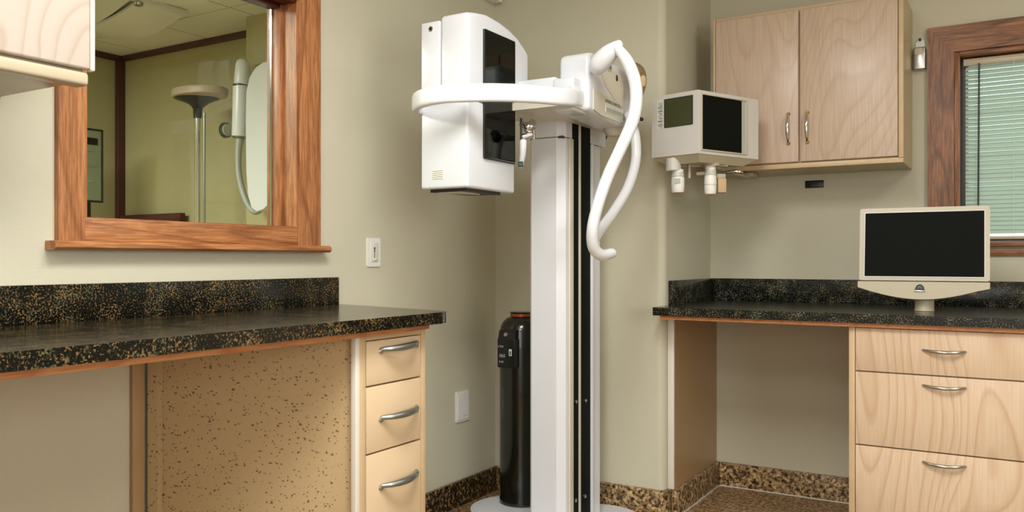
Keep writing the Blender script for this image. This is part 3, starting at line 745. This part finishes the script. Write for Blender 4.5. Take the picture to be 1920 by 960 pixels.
# handles
tub('grip', 'handle_white', [P(1119, 126, 2.97), P(1126, 117, 2.95), P(1142, 100, 2.92), P(1155, 88, 2.9), P(1161, 83, 2.89)], [.030, .036, .032, .022, .016], mc, seg=20)
tub('handrail', 'handle_white', [P(1158, 90, 2.89), P(1176, 115, 2.88), P(1190, 150, 2.87), P(1193, 190, 2.86), P(1185, 230, 2.86), P(1163, 280, 2.86), P(1140, 330, 2.86), P(1121, 385, 2.86), P(1111, 430, 2.87), P(1113, 463, 2.9), P(1127, 478, 2.94), P(1147, 475, 3.0)],
    [.017, .0215, .022, .022, .022, .021, .021, .0205, .0205, .021, .021, .019], mc, seg=18)
tub('handrail', 'handle_white', [P(1178, 215, 3.25), P(1190, 250, 3.22), P(1192, 300, 3.2), P(1178, 350, 3.15), P(1152, 395, 3.1), P(1130, 425, 3.04), P(1116, 446, 2.96), P(1113, 458, 2.91)],
    [.017, .019, .019, .019, .019, .019, .018, .016], mc, seg=18)
# wrapped tube end, knob
tub('film_cover', 'bag_film', [P(1178, 125, 3.2), P(1194, 132, 3.22), P(1200, 150, 3.24), P(1197, 175, 3.24), P(1190, 195, 3.22)], [.020, .026, .026, .020, .010], mc, seg=14)
tub('collimator', 'tan_plastic', [P(1182, 130, 3.2), P(1190, 152, 3.22), P(1188, 185, 3.22)], [.02, .022, .018], mc, seg=14)
tub('collimator_ring', 'tan_plastic', [P(1199, 142, 3.225), P(1205, 148, 3.22), P(1206, 160, 3.22)], [.014, .014, .010], mc, seg=14)
tub('lever', 'black_plastic', [P(1186, 226, 3.2), P(1196, 222, 3.2), P(1204, 224, 3.2)], [.014, .008, .007], mc, seg=12)
tub('lever_mount', 'dark_plastic', [P(1180, 236, 3.2), P(1192, 232, 3.2)], [.022, .014], mc, n=3, seg=12)
tub('lever_mount', 'dark_plastic', [P(1190, 205, 3.19), P(1193, 215, 3.19)], [.010, .008], mc, n=3, seg=12)
# little hook on cap
tub('cap_hook', 'ink', [P(1128, 262, 3.62), P(1134, 261, 3.62), P(1137, 255, 3.62)], .006, mc, n=3, seg=8)

# ================================================================== BLACK TANK
tk = thing('black_tank', (-1.90, 3.23, .03), 'tall glossy black cylinder tank standing behind the x-ray column', 'tank')
tc_ = P(978, 487, 3.75); tx, ty = tc_.x, tc_.y
rr_ = .098
prof = [(rr_-.006, 0), (rr_+.002, .006), (rr_+.002, .02), (rr_-.002, .03), (rr_, .10), (rr_, .76), (rr_-.004, .79), (rr_-.014, .81), (rr_-.03, .826), (rr_-.05, .835), (.03, .838)]
lath('cylinder', 'black_enamel', prof, (tx, ty, .031), tk, 56)
lath('collar', 'copper', [(.05, 0), (.05, .012), (.042, .012)], (tx, ty, .866), tk, 32)
lath('cap', 'black_enamel', [(.048, 0), (.054, .003), (.05, .008), (.03, .009)], (tx, ty, .878), tk, 32)
# control box, facing the camera's left
ang = math.atan2(-F.y, -F.x)-.22
cm = Matrix.Translation((tx, ty, 0)) @ Matrix.Rotation(ang-.32, 4, 'Z')
cb = box('control_box', 'black_plastic', (rr_-.02, rr_+.028, -.052, .040, .645, .775), tk, bev=.006, seg=3, xf=cm)
pris('control_hood', 'black_plastic', [(rr_-.02, .77), (rr_+.026, .77), (rr_+.014, .81), (rr_-.02, .81)], -.048, .036, 'y', tk, bev=.004, xf=cm)
def cbt(s, size, y, z, mat='pale_ink'):
    text('lettering', s, size, mat, cm @ frame_m((rr_+.0285, y, z), (0, 1, 0), (0, 0, 1)), cb, .0003)
def cbt2(s, size, y, z): cbt(s, size, y, z)
cbt('CTM', .013, -.033, .738); cbt('065', .020, -.024, .698); cbt('II 00', .012, -.03, .671)
box('lamp_window', 'label_white', (rr_+.028, rr_+.0295, .010, .024, .70, .729), cb, xf=cm)
box('lamp_mark', 'ink', (rr_+.0295, rr_+.030, .014, .02, .704, .72), cb, xf=cm)
lath('dial', 'nickel', [(.009, 0), (.009, .006), (.005, .007)], (0, 0, 0), cb, 14, xf=cm @ Matrix.Translation((rr_+.02, -.01, .79)) @ Matrix.Rotation(PI/2-.3, 4, 'Y'))

# ================================================================== CORNER DISPLAY UNIT
D0 = 3.3
Cp = P(1309, 487, D0); Lp = P(1222, 487, 3.462); Rp = P(1422, 487, 3.51)
z_b, z_t = H+.423, H+.675
vu = thing('control_display', (Cp.x, Cp.y, z_b), 'grey two-sided control display hanging in front of the birch wall cabinet', 'display')
ex = Vector((Rp.x-Cp.x, Rp.y-Cp.y, 0)); Wr = ex.length; ex.normalize()
ey = Vector((Lp.x-Cp.x, Lp.y-Cp.y, 0)); Wl = ey.length; ey.normalize()
nR = Vector((ex.y, -ex.x, 0)); 
if nR.dot(F) > 0: nR = -nR
nL = Vector((ey.y, -ey.x, 0))
if nL.dot(F) > 0: nL = -nL
bk = Cp+ex*Wr*.8+ey*Wl*.62
foot = [Cp, Rp, Rp-nR*.05, Lp-nL*.09, Lp]
pris('housing', 'unit_grey', [(p.x, p.y) for p in foot], z_b, z_t, 'z', vu, bev=.006, seg=3)
fc = (Cp+Rp+Lp)/3
def shr(p, s): return (fc.x+(p.x-fc.x)*s, fc.y+(p.y-fc.y)*s)
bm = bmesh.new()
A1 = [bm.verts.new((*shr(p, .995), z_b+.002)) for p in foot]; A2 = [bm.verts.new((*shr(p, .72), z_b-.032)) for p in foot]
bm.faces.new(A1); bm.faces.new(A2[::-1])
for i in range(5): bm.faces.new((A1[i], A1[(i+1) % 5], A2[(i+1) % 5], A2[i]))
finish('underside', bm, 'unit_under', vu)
mR = frame_m((Cp.x, Cp.y, z_b), ex, (0, 0, 1))          # x along the right face, y up, z = outward
if (mR.to_3x3() @ Vector((0, 0, 1))).dot(nR) < 0: sR = -1
else: sR = 1
hh = z_t-z_b
def onR(name, mat, a0, a1, b0, b1, t0, t1, bev=0): return box(name, mat, (a0*Wr, a1*Wr, b0*hh, b1*hh, sR*t0, sR*t1), vu, bev, xf=mR)
onR('screen', 'screen_black', .055, .70, .07, .93, -.001, .003)
for d_ in ((.04, .055, .05, .95), (.77, .79, .05, .95), (.055, .77, .05, .07), (.055, .77, .93, .95)):
    onR('bezel', 'bezel_light', *d_, 0, .006, .0015)
onR('screen_side', 'label_grey', .70, .77, .07, .93, -.001, .002)
mL = frame_m((Cp.x, Cp.y, z_b), ey, (0, 0, 1)); sL = 1 if (mL.to_3x3() @ Vector((0, 0, 1))).dot(nL) > 0 else -1
def onL(name, mat, a0, a1, b0, b1, t0, t1, bev=0, par=None): return box(name, mat, (a0*Wl, a1*Wl, b0*hh, b1*hh, sL*t0, sL*t1), par or vu, bev, xf=mL)
onL('small_screen', 'screen_green', .12, .70, .48, .915, 0, .003)
for d_ in ((.105, .12, .47, .93), (.70, .715, .47, .93), (.12, .70, .465, .48), (.12, .70, .915, .93)):
    onL('small_bezel', 'ink', *d_, 0, .0035)
bl_ = onL('barcode_label', 'label_white', .73, .87, .46, .925, 0, .002)
for i in range(18):
    onL('bar', 'ink', .75, .85-.03*(i % 3 == 0), .475+i*.024, .475+i*.024+random.choice((.006, .010, .013)), .002, .0026, 0, bl_)
def onRv(a, b): v_ = Cp+ex*a+ey*b; return v_
# hangers and cups below the display
def hang(px, py, d): return P(px, py, d)
m0 = P(1262, 305, 3.42)
cylo('cup_mount', 'unit_grey', P(1262, 297, 3.42), P(1263, 320, 3.42), .029, .032, vu, 24)
box('mount_plate', 'unit_under', (-.004, .004, -.02, .02, -.055, .02), vu, xf=Matrix.Translation(P(1291, 310, 3.45)) @ Matrix.Rotation(YAW, 4, 'Z'))
box('mount_bar', 'unit_under', (-.05, .16, -.012, .012, -.012, .012), vu, xf=Matrix.Translation(P(1290, 308, 3.46)) @ Matrix.Rotation(YAW-.1, 4, 'Z'))
def cup(px, y0, y1, d, w_):
    a_ = P(px, y0, d); b_ = P(px, y1, d); hgt = a_.z-b_.z
    c = lath('cup', 'plate_white', [(w_*.9, 0), (w_, .006), (w_*1.05, hgt*.35), (w_*1.02, hgt*.62), (w_*.9, hgt*.7), (w_*.9, hgt)], b_, vu, 24)
    lath('cup_lip', 'tan_plastic', [(w_*.8, 0), (w_*.86, .004)], (b_.x, b_.y, b_.z-.002), c, 20)
    lath('cup_sleeve', 'cap_plastic', [(w_*.93, 0), (w_*1.03, .004), (w_*.96, hgt*.16), (w_*.93, hgt*.22)], (b_.x, b_.y, b_.z+hgt*.66), c, 24)
    return c
c1 = cup(1271, 318, 361, 3.42, .026)
box('cup_sticker', 'label_grey', (-.012, .012, -.002, .0, -.010, .010), c1, xf=Matrix.Translation(P(1270, 339, 3.392)) @ Matrix.Rotation(YAW, 4, 'Z'))
c2 = cup(1332, 312, 364, 3.42, .024)
lath('cup_band', 'label_grey', [(.0262, 0), (.0266, .001), (.0262, .002)], (P(1332, 347, 3.42)), c2, 24)
cylo('cup_mount', 'unit_under', P(1334, 296, 3.42), P(1334, 312, 3.42), .036, .034, vu, 24)
cylo('cup_mount_ring', 'ink', P(1332, 313, 3.42), P(1332, 317, 3.42), .021, .021, vu, 20)
box('side_box', 'tan_plastic', (-.018, .018, -.018, .018, -.030, .028), vu, bev=.002, xf=Matrix.Translation(P(1352, 348, 3.46)) @ Matrix.Rotation(YAW, 4, 'Z'))
box('side_box_cap', 'unit_under', (-.019, .019, -.019, .019, -.010, .010), vu, bev=.002, xf=Matrix.Translation(P(1350, 331, 3.46)) @ Matrix.Rotation(YAW, 4, 'Z'))
# mounting arm to the cabinet underside
a_ = P(1334, 306, 3.45)
tub('wall_arm', 'unit_under', [(a_.x, a_.y, 1.505), (-1.08, 3.66, 1.503), (-1.07, 3.85, 1.503)], .012, vu, n=4, flat=(.03, .010))
box('arm_foot', 'unit_under', (-1.12, -1.02, 3.82, 3.92, 1.500, 1.5205), vu, bev=.003)
tub('clip', 'chrome', [P(1352, 325, 3.5), P(1372, 322, 3.48), P(1384, 322, 3.47), P(1391, 324, 3.47)], [.006, .008, .009, .006], vu, n=4, seg=10)
tub('tray_arm', 'unit_under', [P(1306, 326, 3.44), P(1325, 325, 3.43)], .007, vu, n=3, flat=(.012, .008))

# ================================================================== MONITOR
mcx, mcy = -.300, 3.63
mn = thing('monitor', (mcx, mcy, C2), 'beige flat screen monitor with dark screen standing on the right granite worktop', 'monitor')
W2 = .222; yw = math.radians(1.5)
mm = Matrix.Translation((-.310, 3.56, .98)) @ Matrix.Rotation(yw, 4, 'Z') @ Matrix.Rotation(math.radians(-7), 4, 'X')
zb, zt = .058, .345
xo = -.004
pris('bezel', 'bezel_light', rrect(-W2+.004, W2+.012, zb, zt, .009), -.012, .02, 'y', mn, bev=.003, xf=mm)
box('screen', 'screen_black', (-W2+.024, W2-.006, -.0135, -.0115, zb+.016, zt-.019), mn, xf=mm)
for d_ in ((-W2+.0215, -W2+.024, zb+.014, zt-.017), (W2-.006, W2-.0035, zb+.014, zt-.017), (-W2+.024, W2-.006, zb+.0135, zb+.016), (-W2+.024, W2-.006, zt-.019, zt-.0165)):
    box('screen_rim', 'plate_white', (d_[0], d_[1], -.0145, -.0115, d_[2], d_[3]), mn, xf=mm)
pts = [(-W2, .054), (-W2-.001, .03)]
for i in range(1, 16):
    s = i/16; x = -W2+2*W2*s; pts.append((x, .03-.044*(math.sin(PI*s))**.95))
pts += [(W2+.012, .03), (W2+.012, .054)]
pris('chin', 'monitor_cream', pts, -.013, .028, 'y', mn, bev=.003, xf=mm)
box('back_housing', 'monitor_cream', (-W2+.03, W2-.03, .018, .055, .01, .30), mn, bev=.015, seg=3, xf=mm)
lg = [(-.021+.042*q/12, 0) for q in range(1)]
arch = [(-.0165, .020)]+[(-.0165*math.cos(PI*q/12), .022+.022*math.sin(PI*q/12)) for q in range(13)]+[(.0165, .020)]
em = pris('emblem', 'black_plastic', arch, -.0165, -.012, 'y', mn, xf=mm)
tub('emblem_arch', 'pewter', [(-.006*math.cos(PI*q/8), -.0172, .026+.009*math.sin(PI*q/8)) for q in range(9)], .0011, em, xf=mm, sm=False, seg=8)
box('emblem_bar', 'nickel', (-.019, .019, -.018, -.012, .0155, .0205), em, bev=.0008, xf=mm)
lath('neck', 'monitor_cream', [(.037, 0), (.035, .004), (.034, .09)], (mcx, mcy-.01, C2+.001), mn, 28)
pris('neck_hinge', 'monitor_cream', [(mcx-.03, mcy-.03), (mcx+.03, mcy-.03), (mcx+.03, mcy+.01), (mcx-.03, mcy+.01)], C2+.085, C2+.14, 'z', mn, bev=.004)

# ================================================================== SIDE ROOM THINGS
lamp = thing('floor_lamp', (-3.85, 3.05, 0), 'tall floor lamp with a shallow dish and chrome pole seen through the window', 'lamp')
lx, ly = -3.85, 3.03
cylo('pole', 'chrome', (lx, ly, .02), (lx, ly, 1.93), .014, None, lamp, 16)
cylo('pole', 'pewter', (lx+.03, ly+.02, .02), (lx+.03, ly+.02, 1.93), .006, None, lamp, 12)
lath('base', 'dark_plastic', [(.13, 0), (.13, .02), (.04, .03)], (lx, ly, 0), lamp, 28)
lath('joint', 'black_plastic', [(.022, 0), (.024, .05), (.04, .07)], (lx, ly, 1.90), lamp, 20)
lath('reflector', 'dark_plastic', [(.03, -.075), (.07, -.05), (.15, -.022), (.15, 0)], (lx+.02, ly-.01, 2.03), lamp, 36, sx=1.05, sy=.7)
lath('shade', 'lamp_shade', [(.12, -.03), (.168, -.018), (.174, .012), (.170, .020), (.02, .024)], (lx+.03, ly-.01, 2.03), lamp, 36, sx=1.05, sy=.7)
bd = thing('notice_stand', (-4.6, 2.7, 0), 'framed greenish notice board on a black stand in the side room', 'notice board')
box('board', 'paper_green', (-4.61, -4.60, 2.45, 2.945, 1.465, 1.875), bd)
for d_ in ((2.44, 2.452, 1.455, 1.885), (2.943, 2.955, 1.455, 1.885), (2.452, 2.943, 1.455, 1.467), (2.452, 2.943, 1.873, 1.885)):
    box('frame', 'dark_plastic', (-4.615, -4.595, *d_), bd, bev=.002)
box('header', 'black_plastic', (-4.60, -4.597, 2.5, 2.92, 1.79, 1.83), bd)
for i in range(9): box('notice_line', 'hedge_green', (-4.60, -4.598, 2.50, 2.90-.05*(i % 3), 1.75-i*.03, 1.762-i*.03), bd)
for y in (2.86, 2.52): box('leg', 'black_plastic', (-4.62, -4.60, y-.02, y+.02, 0, 1.46), bd)
cb2 = thing('wooden_rack', (-4.6, 3.25, 0), 'dark reddish wooden headrail against the side room wall below the window line', 'rack')
box('top_rail', 'maroon_trim', (-4.93, -4.33, 3.28, 3.32, 1.36, 1.405), cb2, bev=.004)
for x in (-4.90, -4.36): box('post', 'maroon_trim', (x-.02, x+.02, 3.28, 3.32, 0, 1.36), cb2, bev=.003)
box('back_panel', 'maroon_trim', (-4.88, -4.38, 3.295, 3.305, .3, 1.36), cb2)
# handpiece unit on the pier
hp = thing('wall_handpiece', (-3.4, 3.15, 1.4), 'white handpiece and rounded holder with hanging cord on the side room wall', 'dental device')
def WP(px, py, y):
    dr = F+R*((px-960)/1560); s = y/dr.y; return Vector((dr.x*s, y, H-(py-487)/1560*s))
yq = 3.06
ol = [WP(472, 230, yq), WP(473, 175, yq), WP(479, 148, yq), WP(490, 130, yq), WP(505, 120, yq), WP(535, 117, yq), WP(545, 135, yq), WP(545, 300, yq), WP(530, 350, yq), WP(518, 378, yq), WP(506, 392, yq), WP(493, 397, yq), WP(483, 390, yq), WP(477, 370, yq), WP(473, 320, yq)]
pris('holder', 'machine_white', [(p.x, p.z) for p in ol], 3.02, 3.149, 'y', hp, bev=.012, seg=4)
ol = [WP(500, 246, 3.01), WP(507, 120, 3.01), WP(540, 120, 3.01), WP(540, 246, 3.01)]
pris('holder_flap', 'machine_white', [(p.x, p.z) for p in ol], 3.0, 3.02, 'y', hp, bev=.004)
a_, b_ = WP(455, 122, 3.06), WP(448, 256, 3.06)
tub('handpiece', 'machine_white', [WP(455, 120, 3.06), WP(455, 135, 3.06), WP(454, 157, 3.06)], [.036, .041, .043], hp, n=4, seg=20)
cylo('cuff', 'dark_plastic', WP(453, 159, 3.06), WP(453, 162, 3.06), .044, .044, hp, 24)
tub('handpiece_body', 'machine_white', [WP(453, 163, 3.06), WP(452, 210, 3.06), WP(450, 256, 3.06)], [.045, .045, .043], hp, n=4, seg=20, round_ends=False)
cylo('cuff', 'pewter', WP(450, 256, 3.06), WP(450, 259, 3.06), .042, .036, hp, 24)
cylo('bracket', 'unit_grey', (WP(450, 240, 3.08)), Vector((WP(450, 240, 3.149))), .03, .035, hp, 20)
lath('side_knob', 'smoke_glass', [(.0, 0), (.03, .006), (.042, .02), (.04, .04)], (0, 0, 0), hp, 20, xf=Matrix.Translation(WP(417, 245, 3.06)) @ Matrix.Rotation(PI/2, 4, 'Y'))
lath('knob_core', 'label_grey', [(.0, 0), (.026, .006), (.034, .02), (.034, .04)], (0, 0, 0), hp, 20, xf=Matrix.Translation(WP(419, 245, 3.06)) @ Matrix.Rotation(PI/2, 4, 'Y'))
tub('cord', 'rubber_grey', [WP(450, 259, 3.06), WP(447, 290, 3.05), WP(448, 325, 3.04), WP(455, 358, 3.03), WP(466, 385, 3.03), WP(478, 397, 3.04), WP(490, 393, 3.06)], [.022, .017, .016, .016, .016, .016, .015], hp, seg=14)
# curved ceiling fixture in the side room
cf = thing('ceiling_fixture', (-3.9, 2.7, NZ), 'white curved ceiling light fixture on the tiled side room ceiling', 'lamp')
def wing(x0, x1, y0, y1, dz, z0=NZ-.012, flip=1):
    bm = bmesh.new(); n = 12; rows = []
    for i in range(n+1):
        s = i/n; x = x0+(x1-x0)*s; zz = z0-dz*math.sin(PI*s)*flip
        rows.append([bm.verts.new((x, y0, zz)), bm.verts.new((x, y1, zz)), bm.verts.new((x, y1, zz+.012)), bm.verts.new((x, y0, zz+.012))])
    for a, b in zip(rows, rows[1:]):
        for k_ in range(4): bm.faces.new((a[k_], a[(k_+1) % 4], b[(k_+1) % 4], b[k_]))
    bm.faces.new(rows[0]); bm.faces.new(rows[-1][::-1]); return bm
for (x0, x1, y0, y1, dz, m_) in ((-4.62, -3.80, 2.64, 2.92, .075, 'plate_white'), (-4.62, -3.80, 2.34, 2.60, .09, 'lamp_shell'), (-3.76, -2.95, 2.40, 2.66, .08, 'plate_white')):
    finish('shade', wing(x0, x1, y0, y1, dz), m_, cf)
box('shade_edge', 'plate_white', (-3.795, -3.765, 2.32, 2.90, NZ-.03, NZ-.001), cf, bev=.006)
box('shade_clip', 'dark_plastic', (-4.50, -4.38, 2.895, 2.92, NZ-.035, NZ-.02), cf, bev=.004)
lath('finial', 'nickel', [(.0, 0), (.02, .006), (.024, .02), (.01, .03)], (-3.78, 2.62, NZ-.055), cf, 16)

# ================================================================== CEILING FIXTURES of this room (lamps out of frame)
for (x, y), lb in (((-.72, 1.15), 'recessed ceiling troffer light above the middle of the room'), ((.75, 2.45), 'recessed ceiling troffer light nearest the blind window'), ((-.2, -.95), 'recessed ceiling troffer light at the rear of the room')):
    tf = thing('ceiling_light', (x, y, CEIL), lb, 'lamp', 'ceiling troffers')
    box('diffuser', 'lamp_diffuser', (x-.29, x+.29, y-.59, y+.59, CEIL-.05, CEIL-.001), tf)
    for d_ in ((x-.31, x-.29, y-.61, y+.61), (x+.29, x+.31, y-.61, y+.61), (x-.29, x+.29, y-.61, y-.59), (x-.29, x+.29, y+.59, y+.61)):
        box('frame', 'plate_white', (*d_, CEIL-.06, CEIL-.001), tf)
